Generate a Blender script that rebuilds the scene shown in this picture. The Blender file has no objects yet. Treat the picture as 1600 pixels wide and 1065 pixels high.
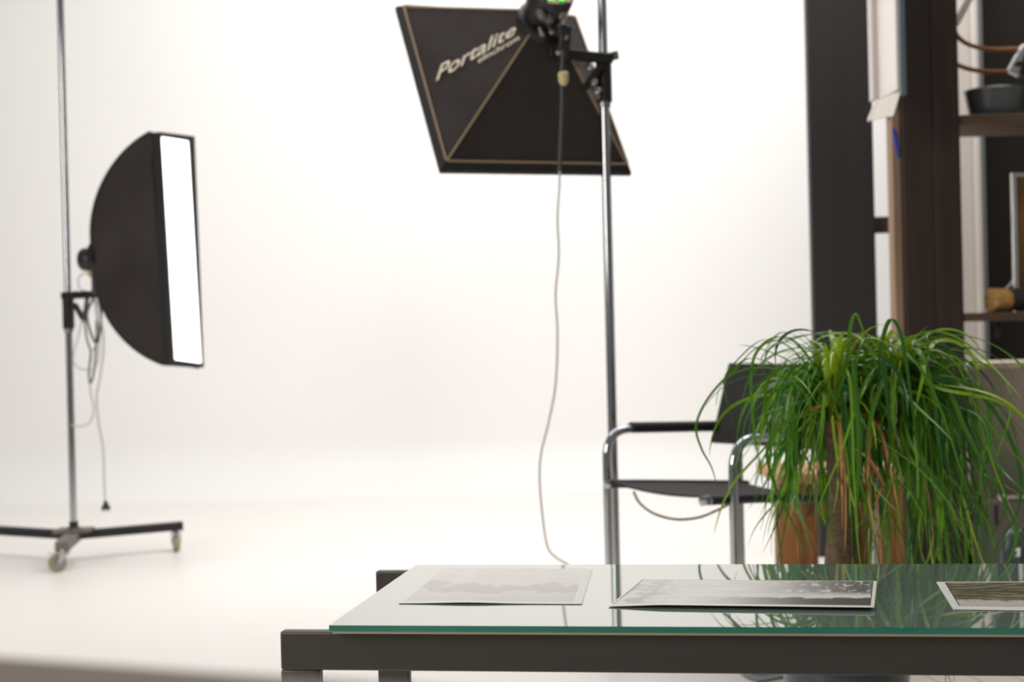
import bpy, math, random
from mathutils import Vector, Matrix
sc = bpy.context.scene
COL = sc.collection
V = Vector

# ---------------------------------------------------------------- camera, world, light, exposure
H = 0.90                      # camera height (m)
FPX = 50.0 / 36.0 * 1600.0    # focal length in pixels of the 1600 px frame
ROLL = math.radians(1.40)
PITCH = 7.5 / FPX
FWD = V((0, math.cos(PITCH), -math.sin(PITCH)))
_up0 = V((0, math.sin(PITCH), math.cos(PITCH)))
_rt0 = V((1, 0, 0))
RT = _rt0 * math.cos(ROLL) - _up0 * math.sin(ROLL)
UP = _rt0 * math.sin(ROLL) + _up0 * math.cos(ROLL)
CAM = V((0, 0, H))

cam_data = bpy.data.cameras.new('camera')
cam = bpy.data.objects.new('camera', cam_data)
COL.objects.link(cam)
sc.camera = cam
cam.matrix_world = Matrix(((RT.x, UP.x, -FWD.x, CAM.x), (RT.y, UP.y, -FWD.y, CAM.y),
                           (RT.z, UP.z, -FWD.z, CAM.z), (0, 0, 0, 1)))
cam_data.lens = 50
cam_data.sensor_width = 36
cam_data.clip_start = 0.02
cam_data.dof.use_dof = True
cam_data.dof.focus_distance = 1.85
cam_data.dof.aperture_fstop = 5.8

world = bpy.data.worlds.new('studio_air')
sc.world = world
world.use_nodes = True
world.node_tree.nodes['Background'].inputs[0].default_value = (1.0, 0.985, 0.965, 1)
world.node_tree.nodes['Background'].inputs[1].default_value = 0.22


def area(name, loc, target, sx, sy, power, col=(1, 1, 1)):
    l = bpy.data.lights.new(name, 'AREA')
    l.shape = 'RECTANGLE'
    l.size, l.size_y, l.energy, l.color = sx, sy, power, col
    o = bpy.data.objects.new(name, l)
    COL.objects.link(o)
    o.location = loc
    o.rotation_euler = (V(target) - V(loc)).to_track_quat('-Z', 'Y').to_euler()
    return o


area('overhead_softlight', (0.3, 5.6, 4.3), (0.3, 6.0, 0), 5.0, 3.2, 152, (1.0, 0.985, 0.97))
area('cyclorama_wash', (0.6, 5.4, 3.9), (0.6, 8.4, 1.2), 4.5, 0.8, 76, (1.0, 0.99, 0.98))
area('left_front_fill', (-3.6, 0.6, 2.3), (0.8, 4.2, 0.7), 2.2, 2.0, 115, (1.0, 0.955, 0.89))  # added warm fill for the front sides, no window stands there

sc.view_settings.view_transform = 'Standard'
sc.view_settings.look = 'None'
sc.view_settings.gamma = 1
sc.view_settings.exposure = 0.0
sc.view_settings.use_curve_mapping = False
sc.cycles.use_denoising = True


def ray(px, py):
    return FWD + RT * ((px - 800) / FPX) - UP * ((py - 532.5) / FPX)


def P(px, py, d):             # the point of that sight line at distance y = d
    v = ray(px, py)
    return CAM + v * (d / v.y)


def G(px, py, z):             # the point of that sight line at height z
    v = ray(px, py)
    return CAM + v * ((z - H) / v.z)


def PL(px, py, o, n):         # the point of that sight line on a plane
    v = ray(px, py)
    return CAM + v * ((o - CAM).dot(n) / v.dot(n))


# ---------------------------------------------------------------- materials
def srgb(r, g, b):
    f = lambda c: (c / 255 / 12.92) if c / 255 <= 0.04045 else ((c / 255 + 0.055) / 1.055) ** 2.4
    return (f(r), f(g), f(b), 1)


def mat(name, col, rough=0.5, metal=0.0, vary=0.0, vscale=(8, 8, 8), bump=0.0, bscale=60, ior=1.5, spec=0.5, sheen=0.0,
        trans=0.0, emit=0.0, coat=0.0):
    m = bpy.data.materials.new(name)
    m.use_nodes = True
    nt = m.node_tree
    b = nt.nodes['Principled BSDF']
    b.inputs['Base Color'].default_value = col
    b.inputs['Roughness'].default_value = rough
    b.inputs['Metallic'].default_value = metal
    b.inputs['IOR'].default_value = ior
    b.inputs['Specular IOR Level'].default_value = spec
    b.inputs['Transmission Weight'].default_value = trans
    b.inputs['Coat Weight'].default_value = coat
    if sheen:
        b.inputs['Sheen Weight'].default_value = sheen
        b.inputs['Sheen Roughness'].default_value = 0.4
    if emit:
        b.inputs['Emission Color'].default_value = (1, 1, 1, 1)
        b.inputs['Emission Strength'].default_value = emit
    tc = nt.nodes.new('ShaderNodeTexCoord')
    if vary:
        mp = nt.nodes.new('ShaderNodeMapping')
        mp.inputs['Scale'].default_value = vscale
        nz = nt.nodes.new('ShaderNodeTexNoise')
        nz.inputs['Scale'].default_value = 1.0
        nz.inputs['Detail'].default_value = 6
        rp = nt.nodes.new('ShaderNodeValToRGB')
        lo = [max(0, c * (1 - vary)) for c in col[:3]] + [1]
        hi = [min(1, c * (1 + vary)) for c in col[:3]] + [1]
        rp.color_ramp.elements[0].color = lo
        rp.color_ramp.elements[1].color = hi
        rp.color_ramp.elements[0].position = 0.3
        rp.color_ramp.elements[1].position = 0.7
        nt.links.new(tc.outputs['Object'], mp.inputs['Vector'])
        nt.links.new(mp.outputs[0], nz.inputs['Vector'])
        nt.links.new(nz.outputs[0], rp.inputs[0])
        nt.links.new(rp.outputs[0], b.inputs['Base Color'])
    if bump:
        n2 = nt.nodes.new('ShaderNodeTexNoise')
        n2.inputs['Scale'].default_value = bscale
        n2.inputs['Detail'].default_value = 4
        bp = nt.nodes.new('ShaderNodeBump')
        bp.inputs['Strength'].default_value = bump
        bp.inputs['Distance'].default_value = 0.01
        nt.links.new(tc.outputs['Object'], n2.inputs['Vector'])
        nt.links.new(n2.outputs[0], bp.inputs['Height'])
        nt.links.new(bp.outputs[0], b.inputs['Normal'])
    return m


MT = {}
MT['wall'] = mat('painted cyclorama', (0.86, 0.845, 0.825, 1), 0.6, vary=0.015, vscale=(0.7, 0.7, 0.7))
MT['chrome'] = mat('chrome', (0.46, 0.48, 0.50, 1), 0.07, 1.0)
MT['pole'] = mat('polished steel', (0.40, 0.415, 0.43, 1), 0.12, 1.0)
MT['black'] = mat('black painted steel', srgb(24, 22, 22), 0.45, vary=0.2, vscale=(20, 20, 20))
MT['blackplastic'] = mat('black plastic', srgb(30, 29, 28), 0.35)
MT['fabric'] = mat('black softbox cloth', srgb(58, 53, 51), 0.8, bump=0.25, bscale=9, vary=0.18, vscale=(5, 5, 5), spec=0.12)
MT['rimcloth'] = mat('black rim cloth', srgb(22, 20, 18), 0.7, bump=0.2, bscale=40)
MT['piping'] = mat('tan piping', srgb(150, 130, 104), 0.75)
MT['logo'] = mat('cream print', srgb(222, 210, 190), 0.7)
MT['diffuser'] = mat('lit diffuser cloth', (0.9, 0.9, 0.9, 1), 0.8, emit=2.2)
MT['rail'] = mat('dark brushed steel', srgb(66, 61, 56), 0.42, 0.0, vary=0.08, vscale=(6, 6, 60), bump=0.03, bscale=400)
MT['felt'] = mat('cream backing', srgb(178, 168, 140), 0.7)
MT['castor'] = mat('yellowed rubber', srgb(152, 144, 112), 0.5)
MT['hub'] = mat('grey brown cast steel', srgb(112, 102, 94), 0.5, vary=0.25, vscale=(30, 30, 30))
MT['canvas'] = mat('black saddle leather', srgb(34, 31, 31), 0.5, bump=0.08, bscale=120)
MT['seatleather'] = mat('worn dark leather', srgb(44, 38, 37), 0.8, bump=0.08, bscale=120)
MT['greycord'] = mat('grey flex', srgb(196, 194, 190), 0.6)
MT['darkcord'] = mat('dark flex', srgb(52, 52, 58), 0.5)
MT['olivecord'] = mat('olive flex', srgb(88, 84, 58), 0.6)
MT['tanplug'] = mat('cream plug', srgb(196, 182, 132), 0.5)
MT['column'] = mat('charcoal painted timber', srgb(50, 46, 46), 0.6, vary=0.1, vscale=(14, 14, 0.8), bump=0.06, bscale=30)
MT['post'] = mat('dark stained timber', srgb(47, 33, 26), 0.6, vary=0.3, vscale=(30, 30, 1.2), bump=0.15, bscale=25)
MT['rawwood'] = mat('raw plywood edge', srgb(146, 120, 98), 0.7, vary=0.2, vscale=(60, 60, 3))
MT['shelf'] = mat('brown shelf timber', srgb(82, 62, 44), 0.6, vary=0.3, vscale=(2, 40, 40))
MT['stool'] = mat('reclaimed timber', srgb(140, 92, 50), 0.65, vary=0.45, vscale=(22, 22, 4), bump=0.3, bscale=30)
MT['stooltop'] = mat('worn pale timber', srgb(186, 140, 104), 0.65, vary=0.25, vscale=(6, 40, 40), bump=0.2, bscale=40)
MT['trim'] = mat('cream gloss paint', srgb(205, 197, 190), 0.4)
MT['trimgrey'] = mat('grey shade edge', srgb(126, 130, 130), 0.5)  # grey painted for the shadow along the door frame
MT['darkwall'] = mat('dark brown wall paint', srgb(36, 31, 26), 0.75, spec=0.2, vary=0.08, vscale=(3, 3, 3))
MT['whiteenamel'] = mat('white board enamel', srgb(222, 214, 208), 0.35)
MT['alu'] = mat('blue grey aluminium', srgb(112, 126, 134), 0.4, 0.5)
MT['tray'] = mat('cream plastic', srgb(192, 186, 175), 0.5)
MT['blue'] = mat('blue plastic', srgb(28, 52, 150), 0.4)
MT['bowl'] = mat('grey enamel', srgb(84, 88, 90), 0.3, vary=0.1, vscale=(10, 10, 10))
MT['cane'] = mat('brown bent cane', srgb(134, 82, 36), 0.4, vary=0.2, vscale=(20, 20, 20))
MT['silver'] = mat('silver metal', srgb(196, 194, 190), 0.25, 0.8)
MT['goldpic'] = mat('brown gold picture', srgb(116, 84, 42), 0.6, vary=0.3, vscale=(6, 6, 6))
MT['straw'] = mat('straw', srgb(196, 152, 88), 0.75, vary=0.35, vscale=(20, 90, 90), bump=0.5, bscale=90)
MT['binding'] = mat('dark binding', srgb(52, 46, 42), 0.7)
MT['beige'] = mat('beige laminate', srgb(170, 157, 144), 0.55, vary=0.03, vscale=(3, 3, 3))
MT['creamedge'] = mat('cream edging', srgb(214, 203, 178), 0.5)
MT['crate'] = mat('grey brown plastic', srgb(112, 102, 98), 0.5, vary=0.06, vscale=(5, 5, 5))
MT['dkglass'] = mat('dark green glass', srgb(52, 72, 62), 0.1, coat=0.5)
MT['paper'] = mat('white paper', srgb(214, 214, 212), 0.7)
MT['pot'] = mat('slate blue glaze', srgb(58, 60, 68), 0.35, vary=0.1, vscale=(6, 6, 6), coat=0.3)
MT['soil'] = mat('dark soil', srgb(48, 36, 28), 0.9, vary=0.4, vscale=(60, 60, 60), bump=0.6, bscale=90)
MT['trunk'] = mat('grey brown bark', srgb(98, 78, 60), 0.85, vary=0.35, vscale=(30, 30, 90), bump=0.6, bscale=70)
MT['dry'] = mat('dry leaf', srgb(178, 130, 76), 0.6, vary=0.25, vscale=(9, 9, 9))
MT['desk'] = mat('taupe desk top', srgb(126, 111, 96), 0.6, vary=0.05, vscale=(2, 12, 2))
MT['deskleg'] = mat('desk leg steel', srgb(70, 66, 62), 0.5)
MT['green_led'] = mat('green indicator', srgb(60, 220, 40), 0.3)
MT['green_led'].node_tree.nodes['Principled BSDF'].inputs['Emission Color'].default_value = srgb(90, 255, 40)
MT['green_led'].node_tree.nodes['Principled BSDF'].inputs['Emission Strength'].default_value = 1.4
MT['stretch'] = mat('steel', srgb(150, 148, 146), 0.3, 0.9)


def leaf_material():
    m = bpy.data.materials.new('palm leaf')
    m.use_nodes = True
    nt = m.node_tree
    b = nt.nodes['Principled BSDF']
    at = nt.nodes.new('ShaderNodeAttribute')
    at.attribute_name = 'tone'
    rp = nt.nodes.new('ShaderNodeValToRGB')
    e = rp.color_ramp.elements
    e[0].position, e[0].color = 0.0, srgb(36, 96, 42)
    e[1].position, e[1].color = 1.0, srgb(164, 192, 44)
    k = e.new(0.5)
    k.color = srgb(92, 148, 34)
    nt.links.new(at.outputs['Fac'], rp.inputs[0])
    nt.links.new(rp.outputs[0], b.inputs['Base Color'])
    b.inputs['Roughness'].default_value = 0.26
    tr = nt.nodes.new('ShaderNodeBsdfTranslucent')
    nt.links.new(rp.outputs[0], tr.inputs[0])
    mx = nt.nodes.new('ShaderNodeMixShader')
    mx.inputs[0].default_value = 0.22
    nt.links.new(b.outputs[0], mx.inputs[1])
    nt.links.new(tr.outputs[0], mx.inputs[2])
    nt.links.new(mx.outputs[0], nt.nodes['Material Output'].inputs[0])
    return m


MT['leaf'] = leaf_material()


def floor_material():
    m = mat('pale painted boards', srgb(232, 222, 209), 0.38)
    nt = m.node_tree
    b = nt.nodes['Principled BSDF']
    tc = nt.nodes.new('ShaderNodeTexCoord')
    mp = nt.nodes.new('ShaderNodeMapping')
    mp.inputs['Rotation'].default_value = (0, 0, math.radians(90 - 8.5 + 0))
    br = nt.nodes.new('ShaderNodeTexBrick')
    br.offset = 0.37
    br.inputs['Color1'].default_value = srgb(226, 216, 202)
    br.inputs['Color2'].default_value = srgb(220, 209, 194)
    br.inputs['Mortar'].default_value = srgb(150, 138, 124)
    br.inputs['Scale'].default_value = 1.0
    br.inputs['Mortar Size'].default_value = 0.0022
    br.inputs['Brick Width'].default_value = 1.9
    br.inputs['Row Height'].default_value = 0.105
    nt.links.new(tc.outputs['Object'], mp.inputs[0])
    nt.links.new(mp.outputs[0], br.inputs['Vector'])
    sx = nt.nodes.new('ShaderNodeSeparateXYZ')
    nt.links.new(tc.outputs['Object'], sx.inputs[0])
    st = nt.nodes.new('ShaderNodeMath')
    st.operation = 'GREATER_THAN'
    st.inputs[1].default_value = 0.98          # boards begin right of the white painted sweep
    nt.links.new(sx.outputs[0], st.inputs[0])
    sy = nt.nodes.new('ShaderNodeMath')
    sy.operation = 'LESS_THAN'
    sy.inputs[1].default_value = 4.5
    nt.links.new(sx.outputs[1], sy.inputs[0])
    both = nt.nodes.new('ShaderNodeMath')
    both.operation = 'MULTIPLY'
    nt.links.new(st.outputs[0], both.inputs[0])
    nt.links.new(sy.outputs[0], both.inputs[1])
    mx = nt.nodes.new('ShaderNodeMix')
    mx.data_type = 'RGBA'
    mx.inputs[6].default_value = srgb(237, 232, 227)
    nt.links.new(both.outputs[0], mx.inputs[0])
    nt.links.new(br.outputs[0], mx.inputs[7])
    nt.links.new(mx.outputs[2], b.inputs['Base Color'])
    return m


MT['floor'] = floor_material()


def glass_material():
    """Thick back-coated float glass: dark green body under a strongly reflecting face."""
    m = bpy.data.materials.new('green table glass')
    m.use_nodes = True
    nt = m.node_tree
    b = nt.nodes['Principled BSDF']
    b.inputs['Base Color'].default_value = srgb(134, 152, 142)
    b.inputs['Roughness'].default_value = 0.5
    b.inputs['Specular IOR Level'].default_value = 0.0
    gl = nt.nodes.new('ShaderNodeBsdfGlossy')
    gl.inputs['Color'].default_value = (0.97, 0.957, 0.945, 1)
    gl.inputs['Roughness'].default_value = 0.012
    fr = nt.nodes.new('ShaderNodeFresnel')
    fr.inputs['IOR'].default_value = 1.52
    ma = nt.nodes.new('ShaderNodeMapRange')     # two faces of the pane reflect: R2 = 2R / (1 + R), plus the coating
    ma.inputs['From Min'].default_value = 0.04
    ma.inputs['From Max'].default_value = 0.42
    ma.inputs['To Min'].default_value = 0.12
    ma.inputs['To Max'].default_value = 0.70
    nt.links.new(fr.outputs[0], ma.inputs['Value'])
    mx = nt.nodes.new('ShaderNodeMixShader')
    nt.links.new(ma.outputs[0], mx.inputs[0])
    nt.links.new(b.outputs[0], mx.inputs[1])
    nt.links.new(gl.outputs[0], mx.inputs[2])
    nt.links.new(mx.outputs[0], nt.nodes['Material Output'].inputs[0])
    return m


MT['glass'] = glass_material()
MT['glassedge'] = mat('teal glass edge', srgb(50, 130, 110), 0.12, vary=0.12, vscale=(6, 1, 1))


class N:                      # small node helper for the prints
    def __init__(s, name):
        s.m = bpy.data.materials.new(name)
        s.m.use_nodes = True
        s.nt = s.m.node_tree
        s.b = s.nt.nodes['Principled BSDF']
        s.b.inputs['Roughness'].default_value = 0.35
        s.b.inputs['Specular IOR Level'].default_value = 0.45
        tc = s.nt.nodes.new('ShaderNodeTexCoord')
        s.uv = tc.outputs['UV']
        sp = s.nt.nodes.new('ShaderNodeSeparateXYZ')
        s.nt.links.new(s.uv, sp.inputs[0])
        s.u, s.v = sp.outputs[0], sp.outputs[1]

    def set(s, sock, x):
        if hasattr(x, 'links'):
            s.nt.links.new(x, sock)
        else:
            sock.default_value = x

    def math(s, op, a, b=0.0):
        n = s.nt.nodes.new('ShaderNodeMath')
        n.operation = op
        s.set(n.inputs[0], a)
        s.set(n.inputs[1], b)
        return n.outputs[0]

    def noise(s, sx, sy, seed, detail=8, rough=0.6, scale=1.0):
        mp = s.nt.nodes.new('ShaderNodeMapping')
        mp.inputs['Scale'].default_value = (sx, sy, 1)
        mp.inputs['Location'].default_value = (seed, seed * 1.7, seed)
        n = s.nt.nodes.new('ShaderNodeTexNoise')
        n.inputs['Scale'].default_value = scale
        n.inputs['Detail'].default_value = detail
        n.inputs['Roughness'].default_value = rough
        s.nt.links.new(s.uv, mp.inputs[0])
        s.nt.links.new(mp.outputs[0], n.inputs['Vector'])
        return n.outputs[0]

    def ramp(s, x, *stops):
        r = s.nt.nodes.new('ShaderNodeValToRGB')
        s.set(r.inputs[0], x)
        e = r.color_ramp.elements
        e[0].position, e[0].color = stops[0]
        e[1].position, e[1].color = stops[-1]
        for p, c in stops[1:-1]:
            k = e.new(p)
            k.color = c
        return r.outputs[0]

    def step(s, x, a, b):         # smooth 0..1 between a and b
        r = s.nt.nodes.new('ShaderNodeMapRange')
        r.interpolation_type = 'SMOOTHSTEP'
        s.set(r.inputs['Value'], x)
        r.inputs['From Min'].default_value = a
        r.inputs['From Max'].default_value = b
        return r.outputs[0]

    def mix(s, f, a, b):
        n = s.nt.nodes.new('ShaderNodeMix')
        n.data_type = 'RGBA'
        s.set(n.inputs[0], f)
        s.set(n.inputs[6], a)
        s.set(n.inputs[7], b)
        return n.outputs[2]

    def inside(s, u0, u1, v0, v1):
        a = s.math('MULTIPLY', s.math('GREATER_THAN', s.u, u0), s.math('LESS_THAN', s.u, u1))
        b = s.math('MULTIPLY', s.math('GREATER_THAN', s.v, v0), s.math('LESS_THAN', s.v, v1))
        return s.math('MULTIPLY', a, b)

    def done(s, col):
        s.set(s.b.inputs['Base Color'], col)
        return s.m


PAPER = srgb(244, 241, 237)


def print_pale():
    n = N('pale landscape print')
    h = n.math('ADD', n.v, n.math('MULTIPLY', n.math('SUBTRACT', n.noise(5, 3, 2.3), 0.5), 0.75))
    body = n.ramp(h, (0.10, srgb(228, 221, 217)), (0.30, srgb(236, 231, 227)), (0.36, srgb(216, 207, 203)), (0.52, srgb(224, 216, 212)),
                  (0.56, srgb(242, 238, 234)), (1.0, srgb(246, 243, 240)))
    fine = n.noise(9, 34, 7.7)
    body = n.mix(n.math('MULTIPLY', n.step(fine, 0.48, 0.62), 0.35), body, srgb(224, 217, 212))
    return n.done(n.mix(n.inside(0.02, 0.95, 0.05, 0.96), PAPER, body))


def print_snow():
    n = N('snowy shore print')
    right = n.step(n.u, 0.45, 0.95)
    trees = n.math('MULTIPLY', n.math('MULTIPLY', n.step(n.v, 0.42, 0.62), right), n.step(n.noise(30, 9, 4.1), 0.32, 0.52))
    sky = n.ramp(n.noise(5, 16, 1.3), (0.3, srgb(224, 217, 213)), (0.7, srgb(243, 239, 236)))
    c = n.mix(n.math('MULTIPLY', trees, 0.92), sky, srgb(58, 56, 50))
    left = n.math('MULTIPLY', n.math('SUBTRACT', 1.0, n.step(n.u, 0.06, 0.26)), n.step(n.noise(14, 5, 9.1), 0.42, 0.62))
    c = n.mix(n.math('MULTIPLY', left, 0.45), c, srgb(130, 122, 118))
    edge = n.math('ADD', n.v, n.math('MULTIPLY', n.math('SUBTRACT', n.noise(18, 7, 6.6), 0.5), 0.22))
    shore = n.math('MULTIPLY', n.math('SUBTRACT', 1.0, n.step(edge, 0.32, 0.36)), n.step(n.u, 0.2, 0.85))
    c = n.mix(n.math('MULTIPLY', shore, 0.97), c, srgb(44, 38, 32))
    line = n.mix(n.inside(0.012, 0.982, 0.075, 0.985), srgb(28, 26, 26), c)
    return n.done(n.mix(n.inside(0.008, 0.986, 0.07, 0.99), PAPER, line))


def print_forest():
    n = N('forest reflection print')
    streak = n.noise(7, 46, 3.7)
    c = n.ramp(streak, (0.40, srgb(26, 22, 14)), (0.48, srgb(66, 58, 30)), (0.55, srgb(112, 98, 54)), (0.63, srgb(176, 164, 128)))
    edge = n.math('ADD', n.v, n.math('MULTIPLY', n.math('SUBTRACT', n.noise(9, 12, 8.2), 0.5), 0.30))
    water = n.math('SUBTRACT', 1.0, n.step(edge, 0.30, 0.35))
    c = n.mix(water, c, n.mix(n.step(n.u, 0.45, 0.75), srgb(206, 198, 186), srgb(96, 86, 62)))
    line = n.mix(n.inside(0.052, 0.99, 0.13, 0.965), srgb(26, 24, 20), c)
    return n.done(n.mix(n.inside(0.045, 0.995, 0.12, 0.975), PAPER, line))


# ---------------------------------------------------------------- mesh helpers
class MB:
    def __init__(s):
        s.v, s.f, s.uv, s.tone = [], [], None, []

    def add(s, vs, fs):
        o = len(s.v)
        s.v += [V(p) for p in vs]
        s.f += [tuple(i + o for i in f) for f in fs]
        return s

    def hexa(s, b, t):            # bottom quad, top quad (same winding)
        return s.add(list(b) + list(t), [(3, 2, 1, 0), (4, 5, 6, 7), (0, 1, 5, 4), (1, 2, 6, 5), (2, 3, 7, 6), (3, 0, 4, 7)])

    def box(s, c, size, ax=None):
        c = V(c)
        x, y, z = ax or (V((1, 0, 0)), V((0, 1, 0)), V((0, 0, 1)))
        x, y, z = x * size[0] / 2, y * size[1] / 2, z * size[2] / 2
        q = lambda k: [c - x - y + k, c + x - y + k, c + x + y + k, c - x + y + k]
        return s.hexa(q(-z), q(z))

    def bar(s, a, b, w, h, up=V((0, 0, 1))):
        a, b = V(a), V(b)
        y = (b - a).normalized()
        x = y.cross(up).normalized()
        z = x.cross(y).normalized()
        return s.box((a + b) / 2, (w, (b - a).length, h), (x, y, z))

    def tube(s, path, r, n=10, caps=True, closed=False):
        path = [V(p) for p in path]
        m = len(path)
        rr = r if isinstance(r, (list, tuple)) else [r] * m
        prev = None
        vs = []
        for i, p in enumerate(path):
            a = path[(i - 1) % m] if (closed or i) else p
            b = path[(i + 1) % m] if (closed or i < m - 1) else p
            t = (b - a).normalized()
            if prev is None:
                u = t.orthogonal().normalized()
            else:
                u = (prev - t * prev.dot(t)).normalized()
            prev = u
            w = t.cross(u)
            vs += [p + (u * math.cos(2 * math.pi * k / n) + w * math.sin(2 * math.pi * k / n)) * rr[i] for k in range(n)]
        fs = []
        for i in range(m if closed else m - 1):
            j = (i + 1) % m
            for k in range(n):
                fs.append((i * n + k, i * n + (k + 1) % n, j * n + (k + 1) % n, j * n + k))
        if caps and not closed:
            fs += [tuple(reversed(range(n))), tuple((m - 1) * n + k for k in range(n))]
        return s.add(vs, fs)

    def lathe(s, prof, o, axis=V((0, 0, 1)), n=32, cap0=True, cap1=True):
        o, axis = V(o), V(axis).normalized()
        u = axis.orthogonal().normalized()
        w = axis.cross(u)
        vs, fs = [], []
        for r, h in prof:
            vs += [o + axis * h + (u * math.cos(2 * math.pi * k / n) + w * math.sin(2 * math.pi * k / n)) * r for k in range(n)]
        for i in range(len(prof) - 1):
            for k in range(n):
                fs.append((i * n + k, i * n + (k + 1) % n, (i + 1) * n + (k + 1) % n, (i + 1) * n + k))
        if cap0:
            fs.append(tuple(reversed(range(n))))
        if cap1:
            fs.append(tuple((len(prof) - 1) * n + k for k in range(n)))
        return s.add(vs, fs)

    def grid(s, rows, thick=0.0, nrm=None):
        a, b = len(rows), len(rows[0])
        vs = [p for r in rows for p in r]
        fs = [(i * b + j, i * b + j + 1, (i + 1) * b + j + 1, (i + 1) * b + j) for i in range(a - 1) for j in range(b - 1)]
        if thick:
            k = a * b
            n = V(nrm)
            vs2 = [p - n * thick for p in vs]
            fs2 = [tuple(i + k for i in reversed(f)) for f in fs]
            rim = [(0 * b + j, 0 * b + j + 1) for j in range(b - 1)] + [(i * b + b - 1, (i + 1) * b + b - 1) for i in range(a - 1)]
            rim += [((a - 1) * b + j + 1, (a - 1) * b + j) for j in range(b - 1)] + [((i + 1) * b, i * b) for i in range(a - 1)]
            fs = fs + fs2 + [(y, x, x + k, y + k) for x, y in rim]
            vs = vs + vs2
        return s.add(vs, fs)


def world_loc(o):
    p = V((0, 0, 0))
    while o:
        p += o.location
        o = o.parent
    return p


def build(name, mb, m, parent=None, base=None, bevel=0.0, smooth=True, angle=38):
    me = bpy.data.meshes.new(name)
    org = world_loc(parent) if parent else V(base if base is not None else (0, 0, 0))
    me.from_pydata([tuple(p - org) for p in mb.v], [], mb.f)
    me.validate()
    import bmesh
    bm = bmesh.new()
    bm.from_mesh(me)
    bmesh.ops.recalc_face_normals(bm, faces=bm.faces)
    bm.to_mesh(me)
    bm.free()
    me.materials.append(MT[m] if isinstance(m, str) else m)
    o = bpy.data.objects.new(name, me)
    COL.objects.link(o)
    if parent:
        o.parent = parent
    else:
        o.location = org
    if bevel:
        b = o.modifiers.new('edge', 'BEVEL')
        b.width = bevel
        b.segments = 2
        b.limit_method = 'ANGLE'
        b.angle_limit = math.radians(40)
    if smooth:
        me.shade_smooth()
        me.set_sharp_from_angle(angle=math.radians(angle))
    return o


def thing(name, label, cat, loc, group=None):
    o = bpy.data.objects.new(name, None)
    o.empty_display_size = 0.1
    COL.objects.link(o)
    o.location = loc
    return tag(o, label, cat, group)


def tag(o, label, cat, group=None):
    o['label'] = label
    o['category'] = cat
    if group:
        o['group'] = group
    return o


def struct(o, label=None):
    o['kind'] = 'structure'
    if label:
        o['label'] = label
    return o


def catmull(pts, per=8):
    pts = [V(p) for p in pts]
    q = [pts[0] * 2 - pts[1]] + pts + [pts[-1] * 2 - pts[-2]]
    out = []
    for i in range(1, len(q) - 2):
        a, b, c, d = q[i - 1:i + 3]
        for k in range(per):
            t = k / per
            out.append(0.5 * ((2 * b) + (c - a) * t + (2 * a - 5 * b + 4 * c - d) * t * t + (3 * b - a - 3 * c + d) * t ** 3))
    out.append(pts[-1])
    return out


def fillet(pts, rad, n=7, closed=False):
    pts = [V(p) for p in pts]
    out = []
    m = len(pts)
    for i, p in enumerate(pts):
        if not closed and (i == 0 or i == m - 1):
            out.append(p)
            continue
        a = (pts[(i - 1) % m] - p)
        b = (pts[(i + 1) % m] - p)
        r = min(rad, a.length * 0.49, b.length * 0.49)
        p0, p1 = p + a.normalized() * r, p + b.normalized() * r
        for k in range(n + 1):
            t = k / n
            out.append(p0 * (1 - t) ** 2 + p * 2 * t * (1 - t) + p1 * t * t)
    return out


# ---------------------------------------------------------------- the setting
W0, W1 = -5.2, 5.2
fl = MB().add([(W0, -1.6, 0), (W1, -1.6, 0), (W1, 8.1, 0), (W0, 8.1, 0)], [(0, 1, 2, 3)])
struct(build('floor', fl, 'floor', smooth=False), 'pale studio floor')
rows = []
prof = [(8.1, 0.0)] + [(8.1 + 0.32 * math.sin(a), 0.32 - 0.32 * math.cos(a)) for a in [math.pi / 2 * k / 10 for k in range(1, 11)]] + [(8.42, 2.0), (8.42, 4.6)]
cy = MB().grid([[V((x, y, z)) for x in (W0, 0, W1)] for y, z in prof])
struct(build('wall_back', cy, 'wall'), 'white curved studio backdrop wall')

# dark wall and the white door frame at the right
wr = MB().box((3.66, 6.52, 1.6), (3.08, 0.08, 3.2))
struct(build('wall_right', wr, 'darkwall'), 'dark brown wall beyond the shelves')
t0 = thing('trim_1', 'cream painted door frame upright', 'trim', (2.05, 6.4, 0))
del t0['category']
struct(t0)
xa, xb, xc, xd = P(1494, 515, 6.3).x, P(1526, 515, 6.3).x, P(1535, 515, 6.3).x, P(1546, 515, 6.3).x
build('flat', MB().box(((xa + xb) / 2 - 0.03, 6.34, 1.6), (xb - xa + 0.06, 0.08, 3.2)), 'trim', t0, bevel=0.004)
build('bead', MB().box(((xb + xc) / 2, 6.32, 1.6), (xc - xb, 0.12, 3.2)), 'trim', t0, bevel=0.006)
build('shade_edge', MB().box(((xc + xd) / 2, 6.38, 1.6), (xd - xc, 0.16, 3.2)), 'trimgrey', t0, bevel=0.004)  # grey strip standing in for the frame's shadow edge

# charcoal column
a, b = P(1271.5, 500, 5.6).x, P(1371, 500, 5.6).x
cl = MB().box(((a + b) / 2, 5.625, 1.65), (b - a, 0.05, 3.3))
o = build('timber_column', cl, 'column', base=((a + b) / 2, 5.625, 0), bevel=0.004)
tag(o, 'broad charcoal black timber column standing free against the white backdrop', 'column')
colx1 = b

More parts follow.
